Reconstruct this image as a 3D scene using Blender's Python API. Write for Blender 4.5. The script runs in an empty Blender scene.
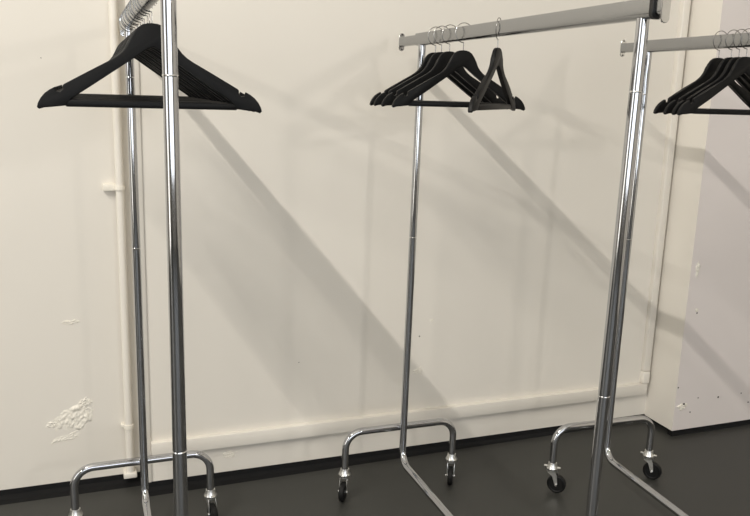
import bpy, bmesh, math, random
from mathutils import Vector, Matrix, noise
random.seed(7)
C = bpy.context.scene.collection

# ------------------------------------------------------------------ materials
def new_mat(name):
    m = bpy.data.materials.new(name); m.use_nodes = True
    return m, m.node_tree, m.node_tree.nodes['Principled BSDF']

def lin(c):
    return tuple((x/12.92 if x <= .04045 else ((x+.055)/1.055)**2.4) for x in (v/255 for v in c)) + (1,)

def simple(name, rgb, rough=.5, metal=0, spec=.5, noise_scale=0, noise_amt=0, bump=0, rough_var=0, emit=0):
    m, nt, b = new_mat(name)
    col = lin(rgb)
    b.inputs['Base Color'].default_value = col
    b.inputs['Roughness'].default_value = rough
    b.inputs['Metallic'].default_value = metal
    b.inputs['Specular IOR Level'].default_value = spec
    if emit:
        b.inputs['Emission Color'].default_value = col; b.inputs['Emission Strength'].default_value = emit
    if noise_scale:
        tc = nt.nodes.new('ShaderNodeTexCoord')
        n = nt.nodes.new('ShaderNodeTexNoise'); n.inputs['Scale'].default_value = noise_scale
        n.inputs['Detail'].default_value = 6
        nt.links.new(tc.outputs['Object'], n.inputs['Vector'])
        if noise_amt:
            mx = nt.nodes.new('ShaderNodeMix'); mx.data_type = 'RGBA'
            mx.inputs[6].default_value = tuple(c*(1-noise_amt) for c in col[:3]) + (1,)
            mx.inputs[7].default_value = tuple(min(1, c*(1+noise_amt)) for c in col[:3]) + (1,)
            nt.links.new(n.outputs['Fac'], mx.inputs[0]); nt.links.new(mx.outputs[2], b.inputs['Base Color'])
        if rough_var:
            mr = nt.nodes.new('ShaderNodeMapRange')
            mr.inputs['To Min'].default_value = rough-rough_var; mr.inputs['To Max'].default_value = rough+rough_var
            nt.links.new(n.outputs['Fac'], mr.inputs['Value']); nt.links.new(mr.outputs['Result'], b.inputs['Roughness'])
        if bump:
            bp = nt.nodes.new('ShaderNodeBump'); bp.inputs['Strength'].default_value = bump; bp.inputs['Distance'].default_value = .004
            nt.links.new(n.outputs['Fac'], bp.inputs['Height']); nt.links.new(bp.outputs['Normal'], b.inputs['Normal'])
    return m

M = {}
M['wall'] = simple('wall_paint', (221, 216, 207), .55, noise_scale=3.0, noise_amt=.012, bump=.12)
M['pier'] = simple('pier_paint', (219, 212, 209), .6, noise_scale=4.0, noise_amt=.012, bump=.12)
M['trim'] = simple('trim_gloss_paint', (222, 217, 208), .42, noise_scale=6.0, noise_amt=.01, bump=.05)
M['chip'] = simple('bare_plaster', (228, 223, 212), .7, noise_scale=60, noise_amt=.05, bump=.5)
M['hole'] = simple('screw_hole_dark', (28, 26, 24), .9)
M['room'] = simple('room_paint', (205, 200, 190), .7)
M['rear'] = simple('rear_wall_paint', (128, 125, 120), .7)
M['ceil'] = simple('ceiling_paint', (225, 222, 215), .8)
M['skirt'] = simple('black_skirting', (19, 19, 20), .7, spec=.2)
M['chrome'] = simple('chrome_tube', (190, 191, 194), .09, metal=1, noise_scale=30, rough_var=.03)
M['bright'] = simple('bright_chrome', (228, 228, 228), .16, metal=1)
M['wire'] = simple('steel_wire', (150, 149, 147), .22, metal=1)
M['rail'] = simple('satin_steel_rail', (164, 165, 166), .22, metal=1, noise_scale=40, rough_var=.04)
M['wood'] = simple('black_lacquered_wood', (11, 11, 12), .5, noise_scale=25, noise_amt=.15, spec=.2)
M['bar'] = simple('black_bar_finish', (9, 9, 10), .45, spec=.2)
M['rubber'] = simple('black_rubber', (12, 12, 12), .6, spec=.25)
M['plastic'] = simple('black_plastic', (18, 18, 18), .35)
M['silver'] = simple('zinc_plated_steel', (228, 228, 226), .28, metal=1)
M['glass'] = simple('daylight_and_fill_pane', (225, 232, 245), .3, emit=.35)  # glows in the left window and in the added rear fill

# dark sheet floor with tiny pale specks
m, nt, b = new_mat('dark_vinyl_floor')
tc = nt.nodes.new('ShaderNodeTexCoord')
n1 = nt.nodes.new('ShaderNodeTexNoise'); n1.inputs['Scale'].default_value = 1.6; n1.inputs['Detail'].default_value = 5
r1 = nt.nodes.new('ShaderNodeMix'); r1.data_type = 'RGBA'
r1.inputs[6].default_value = lin((46, 46, 44)); r1.inputs[7].default_value = lin((54, 54, 51))
v1 = nt.nodes.new('ShaderNodeTexVoronoi'); v1.inputs['Scale'].default_value = 3.2
lt = nt.nodes.new('ShaderNodeMath'); lt.operation = 'LESS_THAN'; lt.inputs[1].default_value = .012
r2 = nt.nodes.new('ShaderNodeMix'); r2.data_type = 'RGBA'; r2.inputs[7].default_value = lin((190, 186, 178))
n2 = nt.nodes.new('ShaderNodeTexNoise'); n2.inputs['Scale'].default_value = 260
bp = nt.nodes.new('ShaderNodeBump'); bp.inputs['Strength'].default_value = .12; bp.inputs['Distance'].default_value = .002
L = nt.links.new
L(tc.outputs['Object'], n1.inputs['Vector']); L(tc.outputs['Object'], v1.inputs['Vector']); L(tc.outputs['Object'], n2.inputs['Vector'])
L(n1.outputs['Fac'], r1.inputs[0]); L(r1.outputs[2], r2.inputs[6]); L(v1.outputs['Distance'], lt.inputs[0]); L(lt.outputs[0], r2.inputs[0])
L(r2.outputs[2], b.inputs['Base Color']); L(n2.outputs['Fac'], bp.inputs['Height']); L(bp.outputs['Normal'], b.inputs['Normal'])
b.inputs['Roughness'].default_value = .5
M['floor'] = m

# ------------------------------------------------------------------ helpers
def link(name, bm, mat, parent=None, smooth=True, angle=35):
    bmesh.ops.recalc_face_normals(bm, faces=bm.faces[:])
    me = bpy.data.meshes.new(name); 
    if smooth:
        for f in bm.faces: f.smooth = True
        for e in bm.edges:
            if len(e.link_faces) == 2 and e.calc_face_angle(0) > math.radians(angle): e.smooth = False
    bm.to_mesh(me); bm.free()
    o = bpy.data.objects.new(name, me); C.objects.link(o)
    me.materials.append(mat)
    if parent: o.parent = parent
    return o

def empty(name, loc, rot=(0, 0, 0)):
    o = bpy.data.objects.new(name, None); o.empty_display_size = .05; C.objects.link(o)
    o.location = loc; o.rotation_euler = rot
    return o

def tag(o, label=None, cat=None, group=None, kind=None):
    if label: o['label'] = label
    if cat: o['category'] = cat
    if group: o['group'] = group
    if kind: o['kind'] = kind
    return o

def box(bm, x0, x1, y0, y1, z0, z1, bevel=0, seg=2):
    r = bmesh.ops.create_cube(bm, size=1)
    vs = r['verts']
    for v in vs:
        v.co = Vector(((x0+x1)/2+v.co.x*(x1-x0), (y0+y1)/2+v.co.y*(y1-y0), (z0+z1)/2+v.co.z*(z1-z0)))
    if bevel:
        es = list({e for v in vs for e in v.link_edges})
        bmesh.ops.bevel(bm, geom=es, offset=bevel, segments=seg, affect='EDGES', profile=.5)

def fillet(pts, rad, n=8):
    """round the inner corners of a polyline"""
    pts = [Vector(p) for p in pts]; out = [pts[0]]
    for i in range(1, len(pts)-1):
        a, p, c = pts[i-1], pts[i], pts[i+1]
        r = rad[i] if isinstance(rad, (list, tuple)) else rad
        u, w = (a-p).normalized(), (c-p).normalized()
        ang = u.angle(w); t = r/math.tan(ang/2)
        s, e = p+u*t, p+w*t
        bis = (u+w).normalized(); cen = p+bis*(r/math.sin(ang/2))
        va, vb = s-cen, e-cen; tot = va.angle(vb); ax = va.cross(vb).normalized()
        for k in range(n+1):
            out.append(cen+Matrix.Rotation(tot*k/n, 3, ax) @ va)
    out.append(pts[-1]); return out

def tube(bm, pts, r, seg=20, caps=True):
    pts = [Vector(p) for p in pts]; rings = []
    t0 = (pts[1]-pts[0]).normalized()
    nrm = t0.orthogonal().normalized()
    for i, p in enumerate(pts):
        if i == 0: t = t0
        elif i == len(pts)-1: t = (pts[i]-pts[i-1]).normalized()
        else: t = ((pts[i+1]-p).normalized()+(p-pts[i-1]).normalized()).normalized()
        nrm = (nrm-t*nrm.dot(t)).normalized(); bn = t.cross(nrm)
        rr = r[i] if isinstance(r, (list, tuple)) else r
        rings.append([bm.verts.new(p+(nrm*math.cos(a)+bn*math.sin(a))*rr) for a in (2*math.pi*k/seg for k in range(seg))])
    for a, c in zip(rings, rings[1:]):
        for k in range(seg):
            bm.faces.new((a[k], a[(k+1) % seg], c[(k+1) % seg], c[k]))
    if caps:
        bm.faces.new(rings[0][::-1]); bm.faces.new(rings[-1])

def lathe(bm, prof, mat4, seg=28):
    """prof: closed list of (radius, height) revolved about local z"""
    rings = []
    for (r, h) in prof:
        rings.append([bm.verts.new(mat4 @ Vector((r*math.cos(a), r*math.sin(a), h))) for a in (2*math.pi*k/seg for k in range(seg))])
    n = len(prof)
    for i in range(n):
        a, c = rings[i], rings[(i+1) % n]
        for k in range(seg):
            bm.faces.new((a[k], a[(k+1) % seg], c[(k+1) % seg], c[k]))

def prism(bm, outline, y0, y1, bevel=0, seg=2):
    """outline in the xz plane, extruded along y, rims rounded"""
    vs = [bm.verts.new((x, y0, z)) for x, z in outline]
    f = bm.faces.new(vs)
    r = bmesh.ops.extrude_face_region(bm, geom=[f])
    nv = [g for g in r['geom'] if isinstance(g, bmesh.types.BMVert)]
    for v in nv: v.co.y = y1
    if bevel:
        nset, oset = set(nv), set(vs)
        es = [e for e in bm.edges if all(v in nset for v in e.verts) or all(v in oset for v in e.verts)]
        bmesh.ops.bevel(bm, geom=es, offset=bevel, segments=seg, affect='EDGES', profile=.5, clamp_overlap=True)

def struct(name, mat, *boxes, bevel=0, parent=None):
    bm = bmesh.new()
    for b_ in boxes: box(bm, *b_, bevel=bevel)
    o = link(name, bm, mat, parent)
    if not parent: o['kind'] = 'structure'
    return o

# ------------------------------------------------------------------ the room
XL, XR, YB, H = -4.8, 4.6, -7.0, 4.7
FL = -.03                  # floor level: the painted walls end 3 cm above it, on a black skirting
YO = .0885                 # the older wall left of the panel stands back
struct('floor', M['floor'], (XL, XR, YB, .3, FL-.1, FL))
struct('ceiling', M['ceil'], (XL, XR, YB, .3, H, H+.1))
wall_b = struct('wall_back', M['wall'], (.158, 2.45, 0, .25, 0, H))
wall_o = struct('wall_back_old', M['wall'], (XL, .158, YO, .25, 0, H))
wall_o.name = 'wall_back_left'
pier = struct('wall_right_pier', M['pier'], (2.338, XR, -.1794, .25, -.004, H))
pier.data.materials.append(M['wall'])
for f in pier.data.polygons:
    if f.normal.x < -.9: f.material_index = 1      # the side of the pier takes the wall's material, the front keeps its own
struct('wall_rear', M['rear'], (XL, XR, YB-.1, YB, FL, .55), (XL, XR, YB-.1, YB, 2.85, H), (XL, -3.05, YB-.1, YB, .55, 2.85), (2.65, XR, YB-.1, YB, .55, 2.85))
fill_win = struct('rear_fill_window', M['trim'], *[(x-.035, x+.035, YB-.1, YB+.02, .55, 2.85) for x in (-3.015, -1.12, .72, 2.615)], (-3.05, 2.65, YB-.1, YB+.02, .55, .62), (-3.05, 2.65, YB-.1, YB+.02, 2.78, 2.85))  # unseen window added behind the camera to even out the wall's light
struct('window_pane', M['glass'], (-3.05, 2.65, YB-.08, YB-.06, .55, 2.85), parent=fill_win)  # glowing pane of the added rear fill
struct('wall_right', M['room'], (XR, XR+.1, YB, .3, FL, H))
# left wall with a window opening
WY0, WY1, WZ0, WZ1 = -5.2, -1.6, .9, 2.6
struct('wall_left', M['room'], (XL-.1, XL, YB, WY0, FL, H), (XL-.1, XL, WY1, .3, FL, H), (XL-.1, XL, WY0, WY1, FL, WZ0), (XL-.1, XL, WY0, WY1, WZ1, H))
win = struct('window_1', M['trim'], (XL-.1, XL+.02, WY0, WY0+.06, WZ0, WZ1), (XL-.1, XL+.02, WY1-.06, WY1, WZ0, WZ1),
             (XL-.1, XL+.02, WY0, WY1, WZ0, WZ0+.06), (XL-.1, XL+.02, WY0, WY1, WZ1-.06, WZ1), (XL-.1, XL+.02, -3.43, -3.37, WZ0, WZ1))
struct('window_pane', M['glass'], (XL-.08, XL-.06, WY0, WY1, WZ0, WZ1), parent=win)

# black skirting with an added dark flare for its shadow, dying away to the right
def cove(name, x0, x1, y, d0, d1, top=0.0):
    bm = bmesh.new(); n = 8; rows = []
    for i in range(n+1):
        t = i/n; x = x0+(x1-x0)*t; d = d0+(d1-d0)*t
        rows.append([bm.verts.new(p) for p in ((x, y+.02, top), (x, y-.003, top), (x, y-.005, FL+.012), (x, y-.005-d*.4, FL+.004), (x, y-.005-d, FL), (x, y+.02, FL))])
    for a, c in zip(rows, rows[1:]):
        for k in range(6):
            bm.faces.new((a[k], a[(k+1) % 6], c[(k+1) % 6], c[k]))
    bm.faces.new(rows[0]); bm.faces.new(rows[-1][::-1])
    return tag(link(name, bm, M['skirt'], smooth=False), kind='structure')
cove('baseboard_left', XL, .157, YO, .05, .045)
cove('baseboard_back', .158, 2.337, 0, .045, .004)
cove('baseboard_right', 2.341, XR, -.172, .004, .004, -.004)

# batten along the foot of the panel, upright strip in the corner
struct('trim_1', M['trim'], (.182, 2.318, -.022, .005, .106, .156), bevel=.0015)
struct('trim_2', M['trim'], (2.290, 2.324, -.024, .005, .215, H), bevel=.005)
struct('trim_3', M['trim'], (2.290, 2.324, -.026, .005, .157, .2135), bevel=.005)
struct('trim_4', M['trim'], (.146, .182, -.006, .01, 0, H), bevel=.003)

# chipped plaster: low ragged relief, sunk to nothing at its rim
def chip(name, parent, x, z, y, w, h, amp, seed, tilt=0):
    bm = bmesh.new(); nx, nz = 44, 28
    g = []
    for j in range(nz+1):
        row = []
        for i in range(nx+1):
            u, v = i/nx*2-1, j/nz*2-1
            rr = math.hypot(u, v)
            edge = 1-rr+.55*noise.noise(Vector((u*2.2+seed, v*2.2, seed*.7)))
            m_ = max(0, min(1, edge*2.2))
            ridge = abs(noise.noise(Vector((u*3.1*1.6+seed*3, (v*2.6-u*1.4)*1.6, 1.3))))*1.2+.5*noise.noise(Vector((u*9+seed, v*9, 4)))+.35
            dy = -.0012 + m_*amp*ridge
            ct, st = math.cos(tilt), math.sin(tilt)
            px, pz = u*w/2, v*h/2
            row.append(bm.verts.new((x+px*ct-pz*st, y-dy, z+px*st+pz*ct)))
        g.append(row)
    for j in range(nz):
        for i in range(nx):
            bm.faces.new((g[j][i], g[j][i+1], g[j+1][i+1], g[j+1][i]))
    return link(name, bm, M['chip'], parent, angle=180)
chip('plaster_chip', wall_o, -.066, .237, YO, .15, .10, .006, 1.3, .35)
chip('plaster_chip', wall_o, -.03, .285, YO, .06, .05, .005, 5.3, .6)
chip('plaster_chip', wall_o, -.135, .225, YO, .07, .03, .004, 2.1, .2)
chip('plaster_chip', wall_o, -.10, .165, YO, .14, .035, .0028, 7.7, .3)
chip('plaster_chip', wall_o, -.066, .589, YO, .06, .02, .004, 3.3, .1)
chip('plaster_chip', wall_b, 1.20, .318, 0, .05, .035, .005, 9.1)
chip('plaster_chip', wall_b, 1.256, .522, 0, .02, .02, .003, 4.1)
chip('plaster_chip', wall_b, .462, .066, 0, .06, .03, .004, 6.1)
chip('plaster_chip', pier, 2.372, .712, -.1794, .022, .075, .006, 8.4)
chip('plaster_chip', pier, 2.378, .104, -.1794, .06, .035, .006, 2.9, .1)
chip('plaster_chip', pier, 2.395, .535, -.1794, .02, .02, .003, 5.9)
def hole(parent, x, y, z, r):
    bm = bmesh.new()
    r *= .7
    lathe(bm, [(.0001, .0), (r, .0), (r*1.2, .001), (r*.9, .0018), (.0001, .0012)], Matrix.Translation((x, y, z)) @ Matrix.Rotation(math.pi/2, 4, 'X'), 14)
    return link('screw_hole', bm, M['hole'], parent)
for x, z, r in ((2.397, .522, .004), (2.345, .194, .004), (2.385, .113, .008), (2.572, .126, .005), (2.701, .130, .0035), (2.425, .073, .0035), (2.749, .082, .004), (2.46, .135, .003)):
    hole(pier, x, -.1794, z, r)
hole(wall_o, -.11, YO, 1.465, .0018)
hole(wall_b, 1.205, 0, .462, .003); hole(wall_b, .72, 0, .40, .002)

# pipe in the corner
pp = tag(empty('wall_pipe', (.108, .062, 0)), 'white painted pipe running down the corner behind the left rack', 'pipe')
bm = bmesh.new(); tube(bm, [(.004, 0, .018), (.004, 0, 1.6), (.004, 0, H)], .0135); link('pipe', bm, M['trim'], pp)
bm = bmesh.new(); box(bm, -.02, .026, -.017, .03, 0, .02, .003); link('pipe_foot', bm, M['trim'], pp)
for zc in (.196, 1.052):
    bm = bmesh.new(); tube(bm, [(.004, 0, zc-.007), (.004, 0, zc+.007)], .0175)
    box(bm, -.05 if zc > 1 else -.022, .004, .004, .03, zc-.011 if zc > 1 else zc-.006, zc+.011 if zc > 1 else zc+.006, .002)
    link('pipe_clip', bm, M['chip'], pp)

# ------------------------------------------------------------------ clothes racks
R = .0125
def rail_section(hx, hz, rb, rt, zc):
    # upright rectangle with a well rounded underside
    o = []
    for cx_, cz_, r, a0 in ((hx-rt, hz-rt, rt, 0), (-hx+rt, hz-rt, rt, 90), (-hx+rb, -hz+rb, rb, 180), (hx-rb, -hz+rb, rb, 270)):
        for k in range(7):
            a = math.radians(a0+15*k); o.append((cx_+r*math.cos(a), zc+cz_+r*math.sin(a)))
    return o
def make_rack(x, y, rz, lean, ov, casters, label, tilt=0, zr=1.568, S=1.0719, w=.210, hb=.090, hf=.218, ovn=.062):
    t = tag(empty('clothes_rack', (x, y, FL), (0, lean, rz)), label, 'clothes rack', 'chrome clothes racks')
    # local: far upright at the origin, near upright at y=-S
    bm = bmesh.new()
    tube(bm, fillet([(0, 0, .915), (0, 0, hb), (0, -S, hb), (0, -S, .763)], .055, 10), R, 24)
    link('base_frame', bm, M['chrome'], t)
    for yy, z0 in ((0, .915), (-S, .763)):
        bm = bmesh.new(); tube(bm, [(0, yy, z0+.001), (0, yy, 1.411)], R, 24)
        link('upright', bm, M['chrome'], t)
        bm = bmesh.new(); tube(bm, [(0, yy, 1.413), (0, yy, zr-.014)], R, 24)
        link('upper_post', bm, M['chrome'], t)
        for zz in (z0, 1.412):
            bm = bmesh.new()
            lathe(bm, [(R-.003, -.0016), (R+.0002, -.0016), (R+.0008, 0), (R+.0002, .0016), (R-.003, .0016)], Matrix.Translation((0, yy, zz)), 28)
            link('joint_ring', bm, M['bright'], t)
    # rail: outer tube, thinner extensions at both ends, end plates
    bm = bmesh.new(); prism(bm, rail_section(.0140, .0195, .0105, .003, zr), -S-.034, .028)
    rail = link('rail', bm, M['rail'], t)
    for y0, y1 in ((.02, ov), (-S-ovn, -S-.02)):
        bm = bmesh.new(); prism(bm, rail_section(.0105, .0155, .008, .0025, zr), y0, y1)
        link('rail_extension', bm, M['rail'], rail)
    bm = bmesh.new(); prism(bm, rail_section(.0160, .0215, .0115, .004, zr), -S-.045, -S-.033, .001, 1)
    link('collar', bm, M['plastic'], rail)['label'] = 'black plastic collar'
    for yy in (ov, -S-ovn):
        bm = bmesh.new()
        o_ = []
        for k in range(24):
            a = 2*math.pi*k/24
            o_.append((.0105*math.cos(a), zr+(.0195 if math.sin(a) >= 0 else -.0195)+.0105*math.sin(a)))
        prism(bm, o_, yy-.002, yy+.003, .001, 1)
        pl = link('end_plate', bm, M['bright'], t)
        for sz in ((-.024, .024) if yy > 0 else ()):
            bm = bmesh.new()
            lathe(bm, [(.0001, -.0035), (.0022, -.0035), (.0022, .0045), (.0001, .0045)], Matrix.Translation((0, yy, zr+sz)) @ Matrix.Rotation(math.pi/2, 4, 'X'), 12)
            link('screw_hole', bm, M['hole'], pl)
    rt = Matrix.Translation((0, -.75, zr)) @ Matrix.Rotation(tilt, 4, 'X') @ Matrix.Translation((0, .75, -zr))
    for o in t.children_recursive:
        if o.name.split('.')[0] in ('rail', 'rail_extension', 'collar', 'end_plate') or (o.parent and o.parent.name.startswith('end_plate')): o.data.transform(rt)
    # bowed feet with casters
    for i, (yy, off) in enumerate(((0, .021), (-S, -.021))):
        bm = bmesh.new()
        tube(bm, fillet([(-w, yy+off, .072), (-w, yy+off, hf), (w, yy+off, hf), (w, yy+off, .072)], .06, 10), R, 24)
        link('foot', bm, M['chrome'], t)
        for j, sx in enumerate((-w, w)):
            ang = casters[i*2+j]
            mt = Matrix.Translation((sx, yy+off, 0)) @ Matrix.Rotation(ang, 4, 'Z')
            bm = bmesh.new()      # swivel cup with two brake tabs, horn and two cheeks; local x is the rolling direction
            lathe(bm, [(.001, .060), (.0195, .060), (.0215, .064), (.0175, .073), (.0150, .084), (.001, .084)], Matrix.Identity(4), 24)
            lathe(bm, [(.001, .049), (.016, .049), (.0195, .053), (.0195, .059), (.001, .059)], Matrix.Identity(4), 24)
            for s in (-1, 1):
                vs = [(-.015, .056), (.013, .056), (.021, .040), (.0255, .007), (.020, .001), (.0145, .006), (.004, .036), (-.012, .046)]
                prism(bm, vs, s*.0125-.0011, s*.0125+.0011, .0005, 1)
                box(bm, s*.023-.007, s*.023+.007, -.005, .005, .066, .0695, .001, 1)
            bm.transform(mt)
            cs = link('caster', bm, M['silver'], t)
            bm = bmesh.new()
            rot = Matrix.Translation((.020, 0, .0052)) @ Matrix.Rotation(math.pi/2, 4, 'X')
            lathe(bm, [(.004, -.0090), (.024, -.0090), (.025, -.0075), (.0290, -.0098), (.0338, -.0070), (.0350, 0), (.0338, .0070), (.0290, .0098), (.025, .0075), (.024, .0090), (.004, .0090)], rot, 32)
            bm.transform(mt)
            link('wheel', bm, M['rubber'], cs)['label'] = 'black caster wheel'
            bm = bmesh.new()
            lathe(bm, [(.0002, -.0165), (.004, -.0165), (.0045, -.014), (.0045, .014), (.004, .0165), (.0002, .0165)], rot, 12)
            bm.transform(mt)
            link('axle', bm, M['bright'], cs)
    for o in t.children_recursive:          # heights above were measured from the foot of the paintwork
        o.data.transform(Matrix.Translation((0, 0, -FL)))
    return t

rad = math.radians
RK = {1: (.1398, -.2897, 0.0, -.0018), 2: (1.0311, -.2817, .0060, .0072), 3: (1.7743, -.4646, -.0363, .0060)}
make_rack(*RK[1], .275, [rad(-100), rad(-80), rad(70), rad(95)], 'chrome clothes rack at the left, nearest the corner pipe')
make_rack(*RK[2], .1744, [rad(-122), rad(-118), rad(80), rad(100)], 'chrome clothes rack in the middle, in front of the plain panel', -.0075)
make_rack(*RK[3], .1423, [rad(-42), rad(-48), rad(80), rad(60)], 'chrome clothes rack at the right, beside the pier')

# ------------------------------------------------------------------ hangers
HALF = [(0, 0), (10, -.8), (19, -3.2), (28, -9), (36, -19), (43, -32), (50, -45), (58, -55), (68, -63.5), (80, -71), (110, -87), (145, -106), (170, -119.5),
        (172.5, -122), (173, -130), (178, -134.5), (184.5, -133), (187.5, -125.5), (197, -130.5), (206, -137), (214, -146), (219.5, -156), (221.5, -163.5), (217.5, -167), (208, -164)]
LOW = [(196, -163), (170, -160), (157, -146), (120, -122), (80, -95.5), (40, -69), (14, -51.5), (5, -46.5), (0, -45.5)]
def make_hanger(loc, rz, label, group=None):
    h = tag(empty('coat_hanger', loc, (0, 0, rz)), label, 'coat hanger', group)
    right = HALF+LOW
    ol = right+[(-x, z) for x, z in right[::-1] if x > 0]
    bm = bmesh.new(); prism(bm, [(x*.965/1000, z/1000) for x, z in ol], -.006, .006, .0022, 2)
    link('yoke', bm, M['wood'], h)
    bm = bmesh.new(); box(bm, -.164, .164, -.0052, .0052, -.1620, -.1475, .0035, 2); link('trouser_bar', bm, M['bar'], h)
    bm = bmesh.new(); cz, r = .0485, .0275
    pts = [(0, 0, -.01), (0, 0, .0), (0, 0, cz-r-.003)]
    for k in range(0, 27):
        a = rad(-90-k*10)
        pts.append((r*math.cos(a), 0, cz+r*math.sin(a)))
    tube(bm, pts, .00115, 10); link('hook', bm, M['wire'], h)
    return h
def copy_hanger(src, loc, rz, label, group=None):
    c = src.copy(); C.objects.link(c); c.location = loc; c.rotation_euler = (0, 0, rz); c['label'] = label
    if group: c['group'] = group
    elif 'group' in c: del c['group']
    for ch in src.children:
        d = ch.copy(); C.objects.link(d); d.parent = c
    return c
ZH = 1.517
def on_rail(k, d):
    x, y, t, l = RK[k]
    return (x+math.sin(t)*d+l*ZH, y-math.cos(t)*d, ZH+{1: -.005, 2: .0015, 3: .006}[k])

proto = make_hanger(on_rail(1, .765), rad(-1), 'black wooden coat hanger nearest the viewer on the left rack', 'coat hangers on the left rack')
# the rest of the left bunch, packed behind the first
for k in range(11):
    d = .712-k*.0625+.014*math.sin(k*2.3); rz = 1.3*math.sin(k*1.9+.5)
    copy_hanger(proto, on_rail(1, d), rad(rz), 'black wooden coat hanger packed behind the front one on the left rack', 'coat hangers on the left rack')
G2 = 'coat hangers on the middle rack'
copy_hanger(proto, on_rail(2, .496), rad(45.5), 'black wooden coat hanger turned edge-on, apart from the others on the middle rack', G2)
copy_hanger(proto, on_rail(2, .2955), rad(-1), 'front black coat hanger facing us on the middle rack, behind the turned one', G2)
copy_hanger(proto, on_rail(2, .205), rad(1), 'second black coat hanger from the front in the middle rack bunch facing us', G2)
copy_hanger(proto, on_rail(2, .148), rad(-1), 'third black coat hanger from the front in the middle rack bunch facing us', G2)
copy_hanger(proto, on_rail(2, .105), rad(1.5), 'rearmost black coat hanger on the middle rack, nearest the wall', G2)
G3 = 'coat hangers on the right rack'
copy_hanger(proto, on_rail(3, .440), rad(-1), 'front black coat hanger on the right rack, cut by the right edge of the photo', G3)
copy_hanger(proto, on_rail(3, .412), rad(.5), 'black coat hanger squeezed second from the front on the right rack', G3)
copy_hanger(proto, on_rail(3, .382), rad(-1), 'black coat hanger squeezed third from the front on the right rack', G3)
copy_hanger(proto, on_rail(3, .332), rad(.5), 'rearmost black coat hanger on the right rack, its end showing farthest left', G3)

# ------------------------------------------------------------------ light
def lamp(name, kind, loc, energy, color, size=.1, size_y=None, rot=(0, 0, 0)):
    d = bpy.data.lights.new(name, kind); d.energy = energy; d.color = color
    if kind == 'AREA':
        d.shape = 'RECTANGLE'; d.size = size; d.size_y = size_y or size
    else: d.shadow_soft_size = size
    o = bpy.data.objects.new(name, d); C.objects.link(o); o.location = loc; o.rotation_euler = rot
    return o
# two fluorescent tubes running towards the back wall, a lower lamp at the right, added ceiling and rear fill, daylight from the left
lamp('tube_light_left', 'AREA', (-2.12, -2.9, 4.3), 215, (1, .95, .87), .035, 2.6, (0, rad(-45), 0))
lamp('tube_light_far_left', 'AREA', (-4.0, -3.4, 3.25), 62, (1, .95, .87), .04, 1.8, (0, rad(-70), 0))
lamp('floor_lamp', 'POINT', (1.95, -4.7, 2.08), 60, (1, .94, .86), .06)
lamp('ceiling_fill_light', 'AREA', (.6, -3.4, H-.02), 38, (1, .985, .93), 7.0, 5.0)  # broad ambient fill added under the ceiling
lamp('window_light_left', 'AREA', (XL+.05, -3.4, 1.75), 55, (1, .965, .88), 3.4, 1.6, (0, rad(-90), 0))
lamp('rear_fill_light', 'AREA', (-.2, YB+.06, 1.7), 84, (.91, .96, 1), 5.6, 2.2, (rad(90), 0, 0))  # fill added from behind the camera to flatten the wall's brightness

w = bpy.data.worlds.new('world'); bpy.context.scene.world = w; w.use_nodes = True
w.node_tree.nodes['Background'].inputs[0].default_value = (.9, .93, 1, 1); w.node_tree.nodes['Background'].inputs[1].default_value = .3

# ------------------------------------------------------------------ camera
cam = bpy.data.cameras.new('camera'); co = bpy.data.objects.new('camera', cam); C.objects.link(co)
cam.sensor_width = 36; cam.lens = 783.97/750*36; cam.clip_start = .02
r_ = Vector((0.9379031, -0.34550595, 0.03103878)); u_ = Vector((0.0442981, 0.20803083, 0.97711865)); f_ = Vector((0.34405733, 0.91506765, -0.21041802))
m4 = Matrix.Identity(4)
for i in range(3):
    m4[i][0], m4[i][1], m4[i][2] = r_[i], u_[i], -f_[i]
m4.translation = Vector((0, -2.6838, 1.4009))
co.matrix_world = m4
sc = bpy.context.scene; sc.camera = co
sc.view_settings.view_transform = 'Standard'; sc.view_settings.look = 'None'
sc.view_settings.exposure = -.23; sc.view_settings.gamma = 1; sc.view_settings.use_curve_mapping = False
